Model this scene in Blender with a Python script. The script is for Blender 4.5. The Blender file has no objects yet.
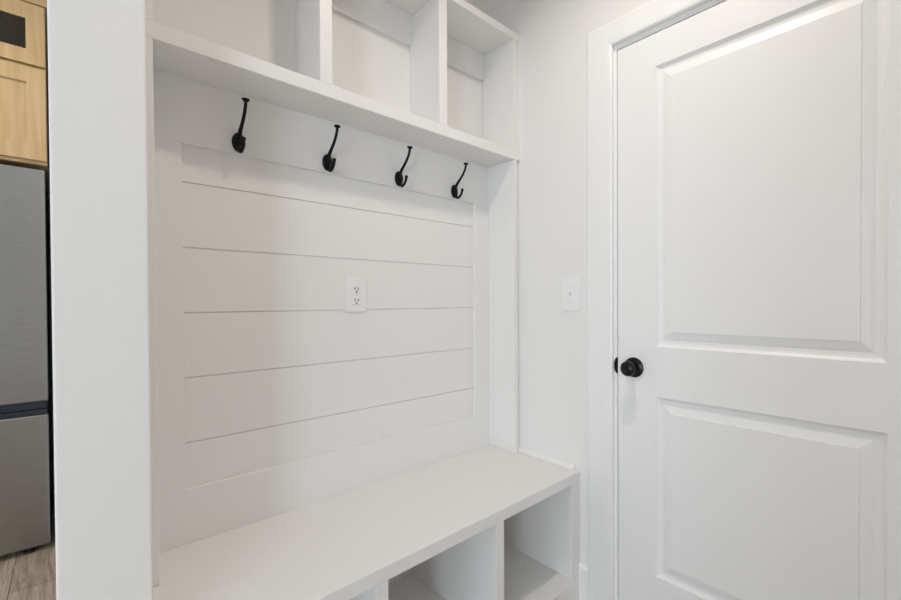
import bpy, bmesh, math, random
from mathutils import Vector, Matrix

S = bpy.context.scene
COL = S.collection

# ------------------------------------------------------------------ materials
def new_mat(name):
    m = bpy.data.materials.new(name)
    m.use_nodes = True
    nt = m.node_tree
    return m, nt, nt.nodes['Principled BSDF']

def paint(name, col, rough=0.5, bump=0.0, scale=60.0, spec=0.5, metallic=0.0):
    m, nt, b = new_mat(name)
    b.inputs['Base Color'].default_value = (*col, 1)
    b.inputs['Roughness'].default_value = rough
    b.inputs['Metallic'].default_value = metallic
    b.inputs['Specular IOR Level'].default_value = spec
    tc = nt.nodes.new('ShaderNodeTexCoord')
    n = nt.nodes.new('ShaderNodeTexNoise')
    n.inputs['Scale'].default_value = scale
    n.inputs['Detail'].default_value = 3
    nt.links.new(tc.outputs['Object'], n.inputs['Vector'])
    if bump > 0:
        bp = nt.nodes.new('ShaderNodeBump')
        bp.inputs['Strength'].default_value = bump
        bp.inputs['Distance'].default_value = 0.002
        nt.links.new(n.outputs['Fac'], bp.inputs['Height'])
        nt.links.new(bp.outputs['Normal'], b.inputs['Normal'])
    return m

M = {}
M['trim'] = paint('white_trim_paint', (0.80, 0.795, 0.785), 0.42, 0.03, 25)
M['wall'] = paint('white_wall_paint', (0.80, 0.795, 0.785), 0.65, 0.10, 220, 0.3)
M['ceil'] = paint('ceiling_paint', (0.82, 0.81, 0.79), 0.8, 0.1, 200, 0.2)
M['door'] = paint('door_paint', (0.845, 0.85, 0.85), 0.38, 0.03, 20)
M['black'] = paint('black_metal', (0.004, 0.004, 0.0045), 0.42, 0.05, 90, 0.22)
M['black_satin'] = paint('black_satin_knob', (0.004, 0.004, 0.0045), 0.25, 0.0, 90, 0.35)
M['plastic'] = paint('white_plastic', (0.825, 0.825, 0.825), 0.32)
M['slot'] = paint('slot_dark', (0.06, 0.06, 0.06), 0.6)
M['fridge_side'] = paint('fridge_black_side', (0.012, 0.012, 0.013), 0.5)
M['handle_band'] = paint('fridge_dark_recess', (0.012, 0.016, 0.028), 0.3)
M['screw'] = paint('painted_screw', (0.62, 0.62, 0.62), 0.4)

def steel():
    m, nt, b = new_mat('brushed_steel')
    b.inputs['Metallic'].default_value = 1.0
    b.inputs['Roughness'].default_value = 0.30
    tc = nt.nodes.new('ShaderNodeTexCoord')
    mp = nt.nodes.new('ShaderNodeMapping'); mp.inputs['Scale'].default_value = (4, 4, 260)
    n = nt.nodes.new('ShaderNodeTexNoise'); n.inputs['Scale'].default_value = 3; n.inputs['Detail'].default_value = 4
    cr = nt.nodes.new('ShaderNodeValToRGB')
    cr.color_ramp.elements[0].color = (0.29, 0.285, 0.275, 1); cr.color_ramp.elements[0].position = 0.3
    cr.color_ramp.elements[1].color = (0.36, 0.352, 0.342, 1); cr.color_ramp.elements[1].position = 0.7
    nt.links.new(tc.outputs['Object'], mp.inputs['Vector']); nt.links.new(mp.outputs['Vector'], n.inputs['Vector'])
    nt.links.new(n.outputs['Fac'], cr.inputs['Fac']); nt.links.new(cr.outputs['Color'], b.inputs['Base Color'])
    n2 = nt.nodes.new('ShaderNodeTexNoise'); n2.inputs['Scale'].default_value = 2.2
    bp = nt.nodes.new('ShaderNodeBump'); bp.inputs['Strength'].default_value = 0.25; bp.inputs['Distance'].default_value = 0.02
    nt.links.new(tc.outputs['Object'], n2.inputs['Vector']); nt.links.new(n2.outputs['Fac'], bp.inputs['Height'])
    nt.links.new(bp.outputs['Normal'], b.inputs['Normal'])
    return m
M['steel'] = steel()

def maple(name='maple_wood', horizontal=False):
    m, nt, b = new_mat(name)
    b.inputs['Roughness'].default_value = 0.4
    tc = nt.nodes.new('ShaderNodeTexCoord')
    mp = nt.nodes.new('ShaderNodeMapping')
    mp.inputs['Scale'].default_value = (1.2, 14, 22) if horizontal else (22, 14, 1.2)
    n = nt.nodes.new('ShaderNodeTexNoise'); n.inputs['Scale'].default_value = 2.0; n.inputs['Detail'].default_value = 6; n.inputs['Distortion'].default_value = 0.6
    cr = nt.nodes.new('ShaderNodeValToRGB')
    cr.color_ramp.elements[0].color = (0.385, 0.252, 0.116, 1); cr.color_ramp.elements[0].position = 0.25
    cr.color_ramp.elements[1].color = (0.485, 0.345, 0.19, 1); cr.color_ramp.elements[1].position = 0.75
    nt.links.new(tc.outputs['Object'], mp.inputs['Vector']); nt.links.new(mp.outputs['Vector'], n.inputs['Vector'])
    nt.links.new(n.outputs['Fac'], cr.inputs['Fac']); nt.links.new(cr.outputs['Color'], b.inputs['Base Color'])
    return m
M['maple'] = maple()
M['maple_h'] = maple('maple_wood_horizontal', True)

def glass():
    m, nt, b = new_mat('cabinet_glass')
    b.inputs['Base Color'].default_value = (0.55, 0.52, 0.48, 1)
    b.inputs['Roughness'].default_value = 0.03
    b.inputs['Transmission Weight'].default_value = 1.0
    b.inputs['IOR'].default_value = 1.45
    return m
M['glass'] = glass()

def planks():
    m, nt, b = new_mat('vinyl_plank_floor')
    b.inputs['Roughness'].default_value = 0.42
    L = nt.links
    geo = nt.nodes.new('ShaderNodeNewGeometry')
    sep = nt.nodes.new('ShaderNodeSeparateXYZ'); L.new(geo.outputs['Position'], sep.inputs[0])
    ax = nt.nodes.new('ShaderNodeMath'); ax.operation = 'ADD'; ax.inputs[1].default_value = 18.0 + 0.193
    ay = nt.nodes.new('ShaderNodeMath'); ay.operation = 'ADD'; ay.inputs[1].default_value = 24.0 - 1.136 + 0.6
    L.new(sep.outputs['X'], ax.inputs[0]); L.new(sep.outputs['Y'], ay.inputs[0])
    com = nt.nodes.new('ShaderNodeCombineXYZ'); L.new(ay.outputs[0], com.inputs['X']); L.new(ax.outputs[0], com.inputs['Y'])
    br = nt.nodes.new('ShaderNodeTexBrick')
    br.offset = 0.5; br.offset_frequency = 2
    br.inputs['Scale'].default_value = 1.0
    br.inputs['Brick Width'].default_value = 1.2
    br.inputs['Row Height'].default_value = 0.18
    br.inputs['Mortar Size'].default_value = 0.0018
    br.inputs['Mortar Smooth'].default_value = 0.1
    br.inputs['Bias'].default_value = 0.0
    br.inputs['Color1'].default_value = (0.30, 0.235, 0.18, 1)
    br.inputs['Color2'].default_value = (0.40, 0.325, 0.26, 1)
    br.inputs['Mortar'].default_value = (0.13, 0.10, 0.08, 1)
    L.new(com.outputs[0], br.inputs['Vector'])
    mp = nt.nodes.new('ShaderNodeMapping'); mp.inputs['Scale'].default_value = (2.0, 26, 1)
    L.new(com.outputs[0], mp.inputs['Vector'])
    n = nt.nodes.new('ShaderNodeTexNoise'); n.inputs['Scale'].default_value = 2.5; n.inputs['Detail'].default_value = 8; n.inputs['Distortion'].default_value = 1.2
    L.new(mp.outputs['Vector'], n.inputs['Vector'])
    cr = nt.nodes.new('ShaderNodeValToRGB')
    cr.color_ramp.elements[0].position = 0.32; cr.color_ramp.elements[0].color = (0.62, 0.60, 0.57, 1)
    cr.color_ramp.elements[1].position = 0.68; cr.color_ramp.elements[1].color = (1.25, 1.24, 1.22, 1)
    L.new(n.outputs['Fac'], cr.inputs['Fac'])
    mx = nt.nodes.new('ShaderNodeMix'); mx.data_type = 'RGBA'; mx.blend_type = 'MULTIPLY'; mx.inputs['Factor'].default_value = 1.0
    L.new(br.outputs['Color'], mx.inputs['A']); L.new(cr.outputs['Color'], mx.inputs['B'])
    L.new(mx.outputs['Result'], b.inputs['Base Color'])
    return m
M['floor'] = planks()

# ------------------------------------------------------------------ mesh helpers
class MB:
    """collects shapes in world coordinates, builds ONE mesh object"""
    def __init__(self): self.bm = bmesh.new()
    def box(self, x0, x1, y0, y1, z0, z1, bev=0.0, seg=2):
        b = bmesh.new()
        bmesh.ops.create_cube(b, size=1.0)
        for v in b.verts:
            v.co = Vector((x0 + (v.co.x + .5) * (x1 - x0), y0 + (v.co.y + .5) * (y1 - y0), z0 + (v.co.z + .5) * (z1 - z0)))
        if bev > 0:
            bmesh.ops.bevel(b, geom=b.edges[:], offset=bev, segments=seg, profile=0.5, affect='EDGES')
        self._add(b); return self
    def _add(self, b, mat=None):
        me = bpy.data.meshes.new('tmp'); b.to_mesh(me); b.free()
        if mat is not None: me.transform(mat)
        self.bm.from_mesh(me); bpy.data.meshes.remove(me)
    def lathe(self, prof, origin, axis, seg=32):
        """prof: list of (radius, height along axis)"""
        ax = Vector(axis).normalized()
        rot = Vector((0, 0, 1)).rotation_difference(ax).to_matrix().to_4x4()
        mat = Matrix.Translation(Vector(origin)) @ rot
        b = bmesh.new(); rings = []
        for r, h in prof:
            if r < 1e-6: rings.append([b.verts.new((0, 0, h))])
            else: rings.append([b.verts.new((r * math.cos(2 * math.pi * i / seg), r * math.sin(2 * math.pi * i / seg), h)) for i in range(seg)])
        for a, c in zip(rings, rings[1:]):
            for i in range(seg):
                j = (i + 1) % seg
                if len(a) == 1 and len(c) == 1: continue
                if len(a) == 1: b.faces.new((a[0], c[i], c[j]))
                elif len(c) == 1: b.faces.new((a[i], a[j], c[0]))
                else: b.faces.new((a[i], a[j], c[j], c[i]))
        if len(rings[0]) > 1: b.faces.new(list(reversed(rings[0])))
        if len(rings[-1]) > 1: b.faces.new(rings[-1])
        bmesh.ops.recalc_face_normals(b, faces=b.faces[:])
        self._add(b, mat); return self
    def tube(self, pts, radii, seg=14):
        """smooth tube through points (Catmull-Rom), in the plane of the points"""
        P = [Vector(p) for p in pts]; n = len(P); C = []; R = []
        for i in range(n - 1):
            p0, p1, p2, p3 = P[max(i - 1, 0)], P[i], P[i + 1], P[min(i + 2, n - 1)]
            for k in range(8):
                t = k / 8
                C.append(0.5 * ((2 * p1) + (p2 - p0) * t + (2 * p0 - 5 * p1 + 4 * p2 - p3) * t * t + (3 * p1 - p0 - 3 * p2 + p3) * t ** 3))
                R.append(radii[i] * (1 - t) + radii[i + 1] * t)
        C.append(P[-1]); R.append(radii[-1])
        b = bmesh.new(); rings = []
        side = Vector((1, 0, 0))
        for i, c in enumerate(C):
            t = (C[min(i + 1, len(C) - 1)] - C[max(i - 1, 0)]).normalized()
            u = (side - t * side.dot(t)).normalized(); w = t.cross(u)
            rings.append([b.verts.new(c + R[i] * (u * math.cos(2 * math.pi * k / seg) + w * math.sin(2 * math.pi * k / seg))) for k in range(seg)])
        for a, c in zip(rings, rings[1:]):
            for i in range(seg):
                j = (i + 1) % seg; b.faces.new((a[i], a[j], c[j], c[i]))
        b.faces.new(list(reversed(rings[0]))); b.faces.new(rings[-1])
        bmesh.ops.recalc_face_normals(b, faces=b.faces[:])
        self._add(b); return self
    def ball(self, c, r, sc=(1, 1, 1)):
        b = bmesh.new(); bmesh.ops.create_uvsphere(b, u_segments=20, v_segments=12, radius=r)
        self._add(b, Matrix.Translation(Vector(c)) @ Matrix.Diagonal((*sc, 1))); return self
    def prism(self, poly, axis, a0, a1):
        """poly of 2-D points in the two other axes (x: yz, y: xz, z: xy)"""
        b = bmesh.new()
        def P(p, a): return {'x': (a, p[0], p[1]), 'y': (p[0], a, p[1]), 'z': (p[0], p[1], a)}[axis]
        f0 = [b.verts.new(P(p, a0)) for p in poly]; f1 = [b.verts.new(P(p, a1)) for p in poly]
        b.faces.new(f0); b.faces.new(list(reversed(f1)))
        for i in range(len(poly)):
            j = (i + 1) % len(poly); b.faces.new((f0[i], f1[i], f1[j], f0[j]))
        bmesh.ops.recalc_face_normals(b, faces=b.faces[:])
        self._add(b); return self
    def build(self, name, mat, parent=None, smooth=False):
        me = bpy.data.meshes.new(name)
        off = Vector(parent.matrix_basis.translation) if parent else Vector((0, 0, 0))
        p = parent.parent if parent else None
        while p: off += Vector(p.matrix_basis.translation); p = p.parent
        if not parent:
            # origin at the base centre of the shape
            xs = [v.co for v in self.bm.verts]
            lo = Vector((min(v.x for v in xs), min(v.y for v in xs), min(v.z for v in xs)))
            hi = Vector((max(v.x for v in xs), max(v.y for v in xs), max(v.z for v in xs)))
            base = Vector(((lo.x + hi.x) / 2, (lo.y + hi.y) / 2, lo.z))
        else: base = off
        for v in self.bm.verts: v.co -= base
        bmesh.ops.recalc_face_normals(self.bm, faces=self.bm.faces[:])
        self.bm.to_mesh(me); self.bm.free()
        me.materials.append(mat)
        if smooth:
            for p_ in me.polygons: p_.use_smooth = True
            try: me.set_sharp_from_angle(angle=math.radians(40))
            except Exception: pass
        o = bpy.data.objects.new(name, me); COL.objects.link(o)
        if parent: o.parent = parent
        else: o.location = base
        return o

def thing(name, label, cat, loc, group=None):
    o = bpy.data.objects.new(name, None); COL.objects.link(o)
    o.location = loc; o.empty_display_size = 0.05
    o['label'] = label; o['category'] = cat
    if group: o['group'] = group
    return o
def structure(o, label=None, cat=None):
    o['kind'] = 'structure'
    if label: o['label'] = label
    if cat: o['category'] = cat
    return o

# ------------------------------------------------------------------ dimensions (metres)
XR = 1.3965            # face of the right-hand wall
XWL, XWR = -0.0230, 0.1078   # partition wall, left and right faces
YWF = -0.365           # front end of the partition
CEIL = 2.74
YB = 0.020             # plaster face of the niche's rear wall
YREAR, XFAR, YKIT = -3.5, -4.2, 2.25
YF = -0.016            # face of the frame boards
YS = -0.169            # front of upper cubbies
BT = 0.510             # bench top height
YBF = -0.4616          # bench front

# ------------------------------------------------------------------ room shell
structure(MB().box(XFAR - .1, 1.55, YREAR - .1, YKIT + .1, -0.10, 0.0).build('floor', M['floor']),
          'grey brown wood look plank floor', 'floor')
structure(MB().box(XFAR - .1, 1.55, YREAR - .1, YKIT + .1, CEIL, CEIL + .1).build('ceiling', M['ceil']), 'white ceiling', 'ceiling')
structure(MB().box(XWL, XWR, YWF, YKIT, 0, CEIL, 0.004, 3).build('wall_left', M['wall']),
          'white end of the partition wall left of the bench niche', 'wall')
structure(MB().box(XWR, XR, YB, YB + .12, 0, CEIL).build('wall_back', M['wall']), 'white wall behind the bench niche', 'wall')
DY0, DY1, DZT = -0.600, -1.4365, 2.0385      # casing opening
w = MB()
w.box(XR, XR + .12, DY0 + .0, YB + .12, 0, CEIL)
w.box(XR, XR + .12, YREAR, DY1, 0, CEIL)
w.box(XR, XR + .12, DY1, DY0, DZT, CEIL)
structure(w.build('wall_right', M['wall']), 'white wall with the light switch and the door', 'wall')
structure(MB().box(XFAR, XWL, YKIT, YKIT + .1, 0, CEIL).build('wall_kitchen', M['wall']), 'kitchen wall behind the fridge', 'wall')
VY0, VY1, VZ0, VZ1 = -2.9, -1.1, 0.30, 2.15     # opening added in the far wall, out of view, for fill light
w = MB()
w.box(XFAR - .1, XFAR, YREAR, VY0, 0, CEIL); w.box(XFAR - .1, XFAR, VY1, YKIT, 0, CEIL)
w.box(XFAR - .1, XFAR, VY0, VY1, 0, VZ0); w.box(XFAR - .1, XFAR, VY0, VY1, VZ1, CEIL)
structure(w.build('wall_far', M['wall']), 'far wall of the kitchen', 'wall')
w = MB()
for a, b_, c, d in ((VY0, VY0 + .05, VZ0, VZ1), (VY1 - .05, VY1, VZ0, VZ1), (VY0 + .05, VY1 - .05, VZ0, VZ0 + .05), (VY0 + .05, VY1 - .05, VZ1 - .05, VZ1),
                    ((VY0 + VY1) / 2 - .025, (VY0 + VY1) / 2 + .025, VZ0 + .05, VZ1 - .05)):
    w.box(XFAR - .07, XFAR - .02, a, b_, c, d)
structure(w.build('window_fill', M['trim']), 'unseen white window frame added around the fill daylight', 'window')
# unseen wall added behind the viewer, keeps window light off the door
structure(MB().box(-.45, XR, -2.10, -1.98, 0, CEIL).build('wall_light_block', M['wall']), 'unseen white wall added to block window light from the door', 'wall')
# unseen header added overhead, cuts daylight in the corner above the cubbies
structure(MB().prism([(-.0243, -.365), (.1068, -.365), (-.32, -1.98), (-.45, -1.98)], 'z', 2.07, CEIL).build('wall_shade_header', M['wall']), 'unseen white header added to shade the corner above the cubbies', 'wall')
# rear wall with a window opening
WX0, WX1, WZ0, WZ1 = -4.10, -2.75, 0.05, 2.10
w = MB()
w.box(XFAR, WX0, YREAR - .1, YREAR, 0, CEIL); w.box(WX1, XR + .12, YREAR - .1, YREAR, 0, CEIL)
w.box(WX0, WX1, YREAR - .1, YREAR, 0, WZ0); w.box(WX0, WX1, YREAR - .1, YREAR, WZ1, CEIL)
structure(w.build('wall_rear', M['wall']), 'white wall behind the viewer with a window', 'wall')
w = MB()
for a, b_, c, d in ((WX0, WX0 + .05, WZ0, WZ1), (WX1 - .05, WX1, WZ0, WZ1), (WX0, WX1, WZ0, WZ0 + .05), (WX0, WX1, WZ1 - .05, WZ1),
                    ((WX0 + WX1) / 2 - .025, (WX0 + WX1) / 2 + .025, WZ0, WZ1)):
    w.box(a, b_, YREAR - .07, YREAR - .02, c, d)
structure(w.build('window_1', M['trim']), 'white framed window', 'window')

# baseboard between bench and door casing, with shoe moulding
w = MB()
def base_profile(w, y0, y1):
    w.prism([(XR - .0005, 0), (XR - .013, 0), (XR - .013, .153), (XR - .009, .162), (XR - .004, .165), (XR - .0005, .165)], 'y', y0, y1)
    w.prism([(XR - .013, 0), (XR - .029, 0), (XR - .0285, .008), (XR - .025, .015), (XR - .019, .0205), (XR - .013, .022)], 'y', y0, y1)
base_profile(w, -0.5025, YBF + .0005); base_profile(w, -1.98, -1.534)
structure(w.build('baseboard_right', M['door']), 'white baseboard between bench and door casing', 'baseboard')

# ------------------------------------------------------------------ door casing, jamb, door
CW = 0.0965
HW = 0.078            # head casing height
def sweep_casing(w):
    b = bmesh.new(); rings = []
    prof = [(0, 0), (.014, 0), (.017, .06), (.018, .2), (.018, .955), (.016, 1), (0, 1)]   # (proud of wall, fraction of width)
    for corner in range(4):
        ring = []
        for d, f in prof:
            y = (DY0 + f * CW) if corner < 2 else (DY1 - f * CW)
            z = 0.0 if corner in (0, 3) else DZT + f * HW
            ring.append(b.verts.new((XR - d, y, z)))
        rings.append(ring)
    n = len(prof)
    for r0, r1 in zip(rings, rings[1:]):
        for i in range(n):
            j = (i + 1) % n; b.faces.new((r0[i], r0[j], r1[j], r1[i]))
    b.faces.new(rings[0]); b.faces.new(list(reversed(rings[-1])))
    bmesh.ops.recalc_face_normals(b, faces=b.faces[:])
    w._add(b)
w = MB(); sweep_casing(w)
# jamb reveal
w.box(XR + .0005, XR + .12, DY0 - .0115, DY0, 0, DZT - .0165); w.box(XR + .0005, XR + .12, DY1, DY1 + .0115, 0, DZT - .0165)
w.box(XR + .0005, XR + .12, DY1, DY0, DZT - .0165, DZT)
# door stop behind the slab
w.box(XR + .045, XR + .057, DY0 - .0115 - .014, DY0 - .0115, 0, DZT - .0165)
w.box(XR + .045, XR + .057, DY1 + .0115, DY1 + .0255, 0, DZT - .0165); w.box(XR + .045, XR + .057, DY1 + .022, DY0 - .022, DZT - .03, DZT - .0165)
casing = structure(w.build('trim_1', M['door']), 'white door casing and jamb around the panel door', 'door casing')
# strike plate lip on the jamb (black, half round)
w = MB()
pl = [(DY0 - .0115, .897), (DY0 - .0115, .953)] + [(DY0 - .0115 + .0112 * math.sin(math.pi * k / 12), .925 + .028 * math.cos(math.pi * k / 12)) for k in range(1, 12)]
w.prism(pl, 'x', XR - .0012, XR + .004)
sp = w.build('strike_plate', M['black'], casing); sp['label'] = 'black half round strike plate lip on the jamb'

DL, DR = DY0 - .0145, DY1 + .0145   # door slab edges (y)
DT, DB = DZT - .0195, 0.012
XDf = XR + .0015                     # door face
def door_slab():
    bm = bmesh.new()
    panels = [(-0.746, -1.294, 1.000, 1.9135), (-0.746, -1.294, 0.243, 0.836)]   # outer (y left, y right, z bottom, z top)
    steps = [(0.0, 0.0), (0.003, 0.0035), (0.008, 0.0075), (0.014, 0.009), (0.022, 0.0092), (0.030, 0.0065), (0.0455, 0.0032), (0.0475, 0.0030), (0.0490, 0.0004)]
    ys = [DL, -0.746, -1.294, DR]; zs = [DB, .243, .836, 1.000, 1.9135, DT]
    V = {}
    for i, y in enumerate(ys):
        for j, z in enumerate(zs): V[i, j] = bm.verts.new((XDf, y, z))
    for i in range(3):
        for j in range(5):
            if i == 1 and j in (1, 3): continue
            bm.faces.new((V[i, j], V[i + 1, j], V[i + 1, j + 1], V[i, j + 1]))
    for j in (1, 3):
        prev = [V[1, j], V[2, j], V[2, j + 1], V[1, j + 1]]
        yl, yr, zb, zt = ys[1], ys[2], zs[j], zs[j + 1]
        for ins, dep in steps[1:]:
            cur = [bm.verts.new((XDf + dep, y, z)) for y, z in ((yl - ins, zb + ins), (yr + ins, zb + ins), (yr + ins, zt - ins), (yl - ins, zt - ins))]
            for k in range(4): bm.faces.new((prev[k], prev[(k + 1) % 4], cur[(k + 1) % 4], cur[k]))
            prev = cur
        bm.faces.new(prev)
    # back and edges
    back = [bm.verts.new((XDf + .035, y, z)) for y, z in ((DL, DB), (DR, DB), (DR, DT), (DL, DT))]
    bm.faces.new(list(reversed(back)))
    bot = [V[i, 0] for i in range(4)]; top = [V[i, 5] for i in range(4)]
    bm.faces.new([back[0], back[1]] + list(reversed(bot))); bm.faces.new([back[2], back[3]] + top)
    bm.faces.new([back[3], back[0]] + [V[0, j] for j in range(6)]); bm.faces.new([back[1], back[2]] + [V[3, j] for j in reversed(range(6))])
    bmesh.ops.recalc_face_normals(bm, faces=bm.faces[:])
    return bm
w = MB(); w.bm.free(); w.bm = door_slab()
door = structure(w.build('door_1', M['door']), 'white two panel door with a black round knob', 'door')
KY, KZ = -0.6725, 0.9245
ro = MB().lathe([(.033, 0), (.034, .002), (.034, .004), (.0315, .0065), (.022, .009), (.0165, .010), (.015, .0105)], (XDf - .0001, KY, KZ), (-1, 0, 0), 40).build('door_rosette', M['black_satin'], door, True)
ro['label'] = 'round black knob rose'
kn = MB().lathe([(.0115, .009), (.0115, .024), (.014, .028), (.0210, .0325), (.0248, .0385), (.0257, .044), (.0248, .0495), (.0210, .0538), (.0200, .0543), (.0185, .0535), (.012, .0562), (.006, .0572), (.0052, .0560), (.0040, .0556), (0, .0556)], (XDf, KY, KZ), (-1, 0, 0), 40).build('door_knob', M['black_satin'], door, True)
kn['label'] = 'round black door knob'

# ------------------------------------------------------------------ shiplap panelling of the niche
t = thing('shiplap_panel', 'white shiplap panelling with a flat board frame on the wall above the bench', 'wall panelling', (0.75, 0.0, BT))
NX0, NX1 = 0.141, 1.359          # inner faces of the two side panels
SXL, SXR = 0.2174, 1.279         # inner edges of the frame stiles
ZR0, ZR1 = 0.6537, 1.5729        # bottom rail top edge, top rail bottom edge
w = MB()
g = [1.4737 - .1745 * i for i in range(6)]
edges = [1.70] + g + [BT + .005]
for a, b_ in zip(edges, edges[1:]):
    w.box(NX0 + .02, NX1 - .02, 0.0, .012, b_ + .0014, a - .0014, .0005, 1)
w.box(NX0 + .02, NX1 - .02, .0045, YB - .001, BT + .005, 1.70)
w.build('board_panel', M['trim'], t)
ZS = 1.7445                      # underside of the upper cubbies
MB().box(NX0 + .0005, NX1 - .0005, YF, .0, ZR1, ZS, .0006).build('top_rail', M['trim'], t)
MB().box(NX0 + .0005, NX1 - .0005, YF, .0, BT, ZR0, .0006).build('bottom_rail', M['trim'], t)
MB().box(NX0 + .0005, SXL, YF, .0, ZR0, ZR1, .0004).build('stile', M['trim'], t)
MB().box(SXR, NX1 - .0005, YF, .0, ZR0, ZR1, .0004).build('stile', M['trim'], t)

# ------------------------------------------------------------------ side panels between bench and cubbies
YP = -0.170
t = thing('side_panel', 'white full height side panel standing on the bench beside the light switch wall', 'panel', ((NX1 + XR) / 2, -.08, BT))
MB().box(NX1, NX1 + .018, YP, YB - .001, BT + .0005, ZS - .0005, .0015).build('panel_board', M['trim'], t)
MB().box(NX1 + .018, XR - .0005, YP + .012, YB - .001, BT + .0005, ZS - .0005).build('filler_strip', M['trim'], t)
t = thing('side_panel', 'white side panel edge showing just past the partition wall at the bench end', 'panel', (.13, -.08, BT))
MB().box(.119, NX0, YP, YB - .001, BT + .0005, ZS - .0005, .0015).build('panel_board', M['trim'], t)
MB().box(XWR + .0005, .119, YP + .012, YB - .001, BT + .0005, ZS - .0005).build('filler_strip', M['trim'], t)

# ------------------------------------------------------------------ upper cubbies
ZS1 = 1.783; ZT0, ZT1 = 2.246, 2.275
D1, D2 = (0.5275, 0.5645), (0.9635, 0.9990)
t = thing('cubby_shelf', 'white open three compartment cubby shelf mounted above the coat hooks', 'shelf unit', (0.75, -.07, ZS))
MB().box(XWR + .0005, XR - .0005, YS, YB - .001, ZS, ZS1, .0015).build('bottom_shelf', M['trim'], t)
MB().box(XWR + .0005, XR - .0005, YS, YB - .001, ZT0, ZT1, .0015).build('top_panel', M['trim'], t)
for (a, b_) in (D1, D2):
    w = MB(); w.box(a + .004, b_ - .006, YS + .018, YB - .001, ZS1, ZT0); w.box(a, b_, YS, YS + .019, ZS1, ZT0, .0012)
    w.build('divider', M['trim'], t)
w = MB(); w.box(NX1, NX1 + .018, YS, YB - .001, ZS1, ZT0, .0012); w.box(NX1 + .018, XR - .0005, YS + .003, YB - .001, ZS1, ZT0)
w.build('end_panel', M['trim'], t)
MB().box(XWR + .0005, NX0, YS, YB - .001, ZS1, ZT0, .0012).build('end_panel', M['trim'], t)
for (a, b_) in ((NX0, D1[0] + .004), (D1[1] - .006, D2[0] + .004), (D2[1] - .006, NX1)):
    MB().box(a + .0003, b_ - .0003, YB - .0195, YB - .001, 2.137, ZT0 - .0003, .001).build('nailing_strip', M['trim'], t)

# ------------------------------------------------------------------ bench with cubbies
t = thing('bench_cabinet', 'white built in bench with open shoe cubbies under its seat', 'bench', (0.75, -.23, 0))
ZL = 0.4725
MB().box(XWR + .0005, XR - .0005, YBF, YB - .001, ZL, BT, .0018).build('seat_top', M['trim'], t)
B = [(XWR + .0005, 0.142), (0.524, 0.5595), (0.9400, 0.9742), (1.3425, XR - .0005)]
for k, (a, b_) in enumerate(B):
    w = MB()
    w.box(a, b_, YBF + .0008, YBF + .019, .111, ZL, .0010)
    if k in (1, 2): w.box(a + .006, b_ - .008, YBF + .018, -.002, .111, ZL)
    elif k == 0: w.box(a, b_ - .008, YBF + .018, -.002, .111, ZL)
    else: w.box(a + .012, b_, YBF + .018, -.002, .111, ZL)
    w.build('divider' if k in (1, 2) else 'end_panel', M['trim'], t)
MB().box(XWR + .0005, XR - .0005, YBF + .0008, -.002, .073, .111, .001).build('cubby_floor', M['trim'], t)
MB().box(XWR + .0005, XR - .0005, YBF + .002, YBF + .021, .0005, .073).build('kick_board', M['trim'], t)
MB().box(XWR + .0005, XR - .0005, -.002, YB - .001, .0005, ZL).build('back_panel', M['trim'], t)
# quarter-round along the wall where the seat meets it
qr = [(XR - .0005, BT + .0005)] + [(XR - .0005 - .017 * math.cos(a), BT + .0005 + .020 * math.sin(a)) for a in [math.pi / 2 * k / 6 for k in range(7)]]
o = MB().prism(qr, 'y', -.440, YP + .010).build('trim_2', M['trim'], None)
structure(o, 'thin white quarter round along the bench seat end', 'moulding')

# ------------------------------------------------------------------ coat hooks
def hook(x, label):
    t = thing('coat_hook', label, 'coat hook', (x, YF, 1.6055), 'black coat hooks on the top rail')
    o = Vector((x, YF, 1.6055))
    w = MB()
    prof = [(0.0175, .0000), (.0175, .0025), (.0165, .0045), (.0130, .0065), (.007, .0080), (0, .0085)]
    w.lathe(prof, (0, 0, 0), (0, -1, 0), 32)
    for v in w.bm.verts:
        v.co.z *= 1.55
        v.co += o + Vector((0, -.0003, 0))
    bp = w.build('backplate', M['black'], t, True)
    # upper prong: sweeps out and then upright, flared button on top
    P = lambda y, z: (x, y, z)
    w = MB(); w.tube([P(-.022, 1.617), P(-.036, 1.634), P(-.054, 1.648), P(-.073, 1.666), P(-.0855, 1.686), P(-.0885, 1.700)], [.0062, .0054, .0047, .0044, .0043, .0046])
    w.build('upper_prong', M['black'], t, True)
    MB().lathe([(.0045, -.004), (.0095, .0005), (.0102, .0025), (.0095, .0042), (.005, .0055), (0, .0058)], (x, -.0888, 1.700), (0, -.10, .99), 24).build('prong_tip', M['black'], t, True)
    w = MB(); w.tube([P(-.021, 1.597), P(-.0275, 1.583), P(-.037, 1.5755), P(-.050, 1.578), P(-.0605, 1.588), P(-.066, 1.6015)], [.0080, .0062, .0052, .0047, .0047, .0052])
    w.ball((x, -.0663, 1.603), .0058)
    w.build('lower_prong', M['black'], t, True)
    return t
hook(0.3535, 'black double coat hook nearest the partition wall, under the leftmost cubby')
hook(0.6165, 'second black coat hook from the partition wall, just right of the first cubby divider')
hook(0.8905, 'third black coat hook from the partition wall, above and right of the outlet')
hook(1.1605, 'black coat hook nearest the light switch wall, last in the row of four')

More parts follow.
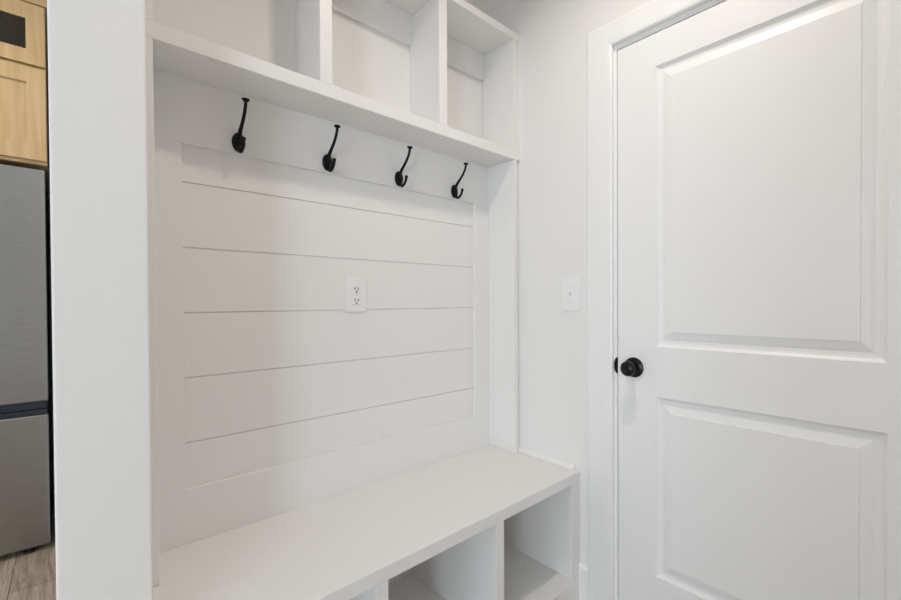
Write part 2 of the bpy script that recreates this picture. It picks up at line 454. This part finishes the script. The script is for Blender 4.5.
# ------------------------------------------------------------------ outlet on the shiplap
OX, OZ = .7215, 1.1755
t = thing('wall_outlet', 'white duplex power outlet on the shiplap between bench and coat hooks', 'outlet', (OX, 0, OZ))
MB().box(OX - .0395, OX + .0395, -.0055, -.0001, OZ - .0585, OZ + .0585, .0022, 3).build('cover_plate', M['plastic'], t)
for dz in (.0195, -.0195):
    rc = MB().box(OX - .0165, OX + .0165, -.0075, -.005, OZ + dz - .0145, OZ + dz + .0145, .002, 2).build('receptacle', M['plastic'], t)
    MB().box(OX - .0078, OX - .0048, -.0080, -.0074, OZ + dz - .002, OZ + dz + .0075).box(OX + .0048, OX + .0078, -.0080, -.0074, OZ + dz - .001, OZ + dz + .0065).box(OX - .0027, OX + .0027, -.0080, -.0074, OZ + dz - .0105, OZ + dz - .0055).build('socket_slots', M['slot'], rc)
MB().lathe([(.0028, 0), (.0025, .0008), (0, .001)], (OX, -.0055, OZ), (0, -1, 0), 12).build('screw', M['screw'], t)

# ------------------------------------------------------------------ light switch on the right wall
SY, SZ = -.4235, 1.1765
t = thing('light_switch', 'white toggle light switch on the wall between side panel and door casing', 'light switch', (XR, SY, SZ))
MB().box(XR - .0055, XR - .0001, SY - .0385, SY + .0385, SZ - .063, SZ + .063, .0022, 3).build('cover_plate', M['plastic'], t)
w = MB(); w.box(XR - .0065, XR - .005, SY - .0055, SY + .0055, SZ - .0125, SZ + .0125, .0005, 1)
w.prism([(XR - .005, SZ - .004), (XR - .016, SZ + .006), (XR - .015, SZ + .011), (XR - .005, SZ + .006)], 'y', SY - .0042, SY + .0042)
w.build('toggle', M['plastic'], t)
for dz in (.030, -.030):
    MB().lathe([(.0030, 0), (.0027, .0008), (0, .001)], (XR - .0055, SY, SZ + dz), (-1, 0, 0), 12).build('screw', M['screw'], t)

# ------------------------------------------------------------------ kitchen: fridge
FX1 = -0.0815; FX0 = FX1 - .905; FY = 1.4624; FM = (FX0 + FX1) / 2
t = thing('refrigerator', 'stainless steel fridge with bottom freezer drawer below the maple cabinets', 'refrigerator', (FM, 1.8, 0))
MB().box(FX0 + .004, FX1 - .003, FY + .055, FY + .70, .045, 1.765, .004).build('body', M['fridge_side'], t)
for (a, b_) in ((FX0, FM - .002), (FM + .002, FX1)):
    d_ = MB().box(a, b_, FY, FY + .052, .697, 1.774, .006, 3).build('door', M['steel'], t)
    MB().box(a + .006, b_ - .006, FY + .006, FY + .045, .662, .697, .003).build('handle_recess', M['handle_band'], d_)
d_ = MB().box(FX0, FX1, FY, FY + .052, .026, .634, .006, 3).build('freezer_drawer', M['steel'], t)
MB().box(FX0 + .004, FX1 - .004, FY + .004, FY + .045, .634, .660, .003).build('handle_recess', M['handle_band'], d_)
MB().box(FX0 + .01, FX1 - .005, FY + .056, FY + .09, .008, .045).build('toe_grille', M['fridge_side'], t)
for xx in (FX0 + .07, FX1 - .07):
    MB().lathe([(.020, 0.0005), (.020, .010), (.010, .014), (.010, .026)], (xx, FY + .028, 0), (0, 0, 1), 16).build('foot', M['fridge_side'], t, True)

# ------------------------------------------------------------------ kitchen: cabinets over the fridge
CX1 = -0.0735; CX0 = CX1 - .92; CM = (CX0 + CX1) / 2; CY = FY
def shaker(t, x0, x1, z0, z1, kind):
    st = .062
    a, b_ = z0 + (.071 if kind == 'wood' else .066), z1 - .072
    b = bmesh.new()
    out = ((x0, z0), (x1, z0), (x1, z1), (x0, z1)); inn = ((x0 + st, a), (x1 - st, a), (x1 - st, b_), (x0 + st, b_))
    V = [[b.verts.new((x, y, z)) for x, z in loop] for loop in (out, inn) for y in (CY, CY + .02)]
    of, ob, nf, nb = V
    for k in range(4):
        j = (k + 1) % 4
        b.faces.new((of[k], of[j], nf[j], nf[k])); b.faces.new((ob[j], ob[k], nb[k], nb[j]))
        b.faces.new((of[j], of[k], ob[k], ob[j])); b.faces.new((nf[k], nf[j], nb[j], nb[k]))
    bmesh.ops.recalc_face_normals(b, faces=b.faces[:])
    bmesh.ops.bevel(b, geom=b.edges[:], offset=.0012, segments=2, profile=0.5, affect='EDGES')
    w = MB(); w._add(b)
    d = w.build('door', M['maple'], t)
    if kind == 'wood': MB().box(x0 + st, x1 - st, CY + .010, CY + .017, a, b_).build('door_panel', M['maple'], d)
    else: MB().box(x0 + st, x1 - st, CY + .009, CY + .013, a, b_).build('glass_pane', M['glass'], d)
t = thing('fridge_cabinet', 'maple shaker cabinet with solid doors directly above the fridge', 'kitchen cabinet', (CM, 1.8, 1.80))
MB().box(CX0, CX1, CY + .022, YKIT - .001, 1.800, 2.243).build('body', M['maple'], t)
shaker(t, CX0 + .004, CM - .0015, 1.8145, 2.2365, 'wood'); shaker(t, CM + .0015, CX1 - .001, 1.8145, 2.2365, 'wood')
t = thing('display_cabinet', 'maple cabinet with dark glass doors stacked at the very top', 'kitchen cabinet', (CM, 1.8, 2.2435))
w = MB()
w.box(CX0, CX0 + .018, CY + .022, YKIT - .001, 2.2435, 2.545); w.box(CX1 - .018, CX1, CY + .022, YKIT - .001, 2.2435, 2.545)
w.box(CX0 + .018, CX1 - .018, CY + .022, YKIT - .001, 2.2435, 2.2615); w.box(CX0 + .018, CX1 - .018, CY + .022, YKIT - .001, 2.527, 2.545)
w.box(CX0 + .018, CX1 - .018, YKIT - .02, YKIT - .001, 2.2615, 2.527)
w.build('body', M['maple'], t)
shaker(t, CX0 + .004, CM - .0015, 2.2495, 2.5260, 'glass'); shaker(t, CM + .0015, CX1 - .001, 2.2495, 2.5260, 'glass')
w = MB().prism([(CY + .022, 2.530), (CY - .004, 2.530), (CY - .010, 2.545), (CY - .045, 2.60), (CY - .05, 2.625), (CY + .022, 2.625)], 'x', CX0, CX1 + .02)
w.build('crown_moulding', M['maple_h'], t)

# ------------------------------------------------------------------ lamps: entry light and rear window, plus added fill
def fixture(x, y, label, r):
    t = thing('ceiling_light', label, 'ceiling light', (x, y, CEIL))
    MB().lathe([(r + .018, 0), (r + .016, -.012), (r, -.014), (r - .004, -.008)], (x, y, CEIL - .0002), (0, 0, 1), 40).build('trim_ring', M['trim'], t, True)
    return t
def area(name, loc, rot, size, power, col, shape='DISK', size_y=None):
    l = bpy.data.lights.new(name, 'AREA'); l.shape = shape; l.size = size
    if size_y: l.size_y = size_y
    l.energy = power; l.color = col
    o = bpy.data.objects.new(name, l); COL.objects.link(o); o.location = loc; o.rotation_euler = rot
    return o
fixture(.80, -.90, 'round white ceiling light in front of the bench', .075)
area('entry_lamp', (.80, -.90, CEIL - .017), (0, 0, 0), .12, 7.2, (1.0, .895, .80)).data.spread = math.radians(140)
fixture(-.9, .75, 'unseen round ceiling light added to brighten the kitchen', .10)
area('kitchen_fill', (-.9, .75, CEIL - .017), (0, 0, 0), .19, 20.0, (1.0, .98, .88))  # added lamp, out of view, brightens the cabinets and fridge
area('window_daylight', ((WX0 + WX1) / 2, YREAR - .08, (WZ0 + WZ1) / 2), (math.radians(90), 0, 0), WX1 - WX0, 116.0, (.770, .880, 1.0), 'RECTANGLE', WZ1 - WZ0)
area('fill_daylight', (XFAR - .08, (VY0 + VY1) / 2, (VZ0 + VZ1) / 2), (math.radians(90), 0, math.radians(-90)), VY1 - VY0, 38.0, (.84, .92, 1.0), 'RECTANGLE', VZ1 - VZ0)  # added cool fill from the far side, brightens the right wall and door

wd = bpy.data.worlds.new('daylight'); S.world = wd; wd.use_nodes = True
bg = wd.node_tree.nodes['Background']; bg.inputs['Color'].default_value = (.75, .87, 1, 1); bg.inputs['Strength'].default_value = 1.0

# ------------------------------------------------------------------ camera
f, cx, cy = 430.05, 472.57, 306.27
yaw, pitch, roll = 0.7516, -0.0104, 0.0051
cam = bpy.data.cameras.new('camera'); co = bpy.data.objects.new('camera', cam); COL.objects.link(co)
cam.sensor_fit = 'HORIZONTAL'; cam.sensor_width = 36; cam.lens = f / 901 * 36
cam.shift_x = -(cx - 450.5) / 901; cam.shift_y = (cy - 300) / 901
cam.clip_start = .02
fw = Vector((math.sin(yaw) * math.cos(pitch), math.cos(yaw) * math.cos(pitch), math.sin(pitch)))
rt = Vector((math.cos(yaw), -math.sin(yaw), 0)); up = rt.cross(fw)
r2 = rt * math.cos(roll) - up * math.sin(roll); u2 = rt * math.sin(roll) + up * math.cos(roll)
co.matrix_world = Matrix(((r2.x, u2.x, -fw.x, 0), (r2.y, u2.y, -fw.y, -1.365), (r2.z, u2.z, -fw.z, 1.15), (0, 0, 0, 1)))
S.camera = co

S.view_settings.view_transform = 'Standard'; S.view_settings.look = 'None'
S.view_settings.exposure = 0.01; S.view_settings.gamma = 1.0; S.view_settings.use_curve_mapping = False
S.cycles.max_bounces = 16; S.cycles.diffuse_bounces = 10; S.cycles.glossy_bounces = 4
S.cycles.use_denoising = True
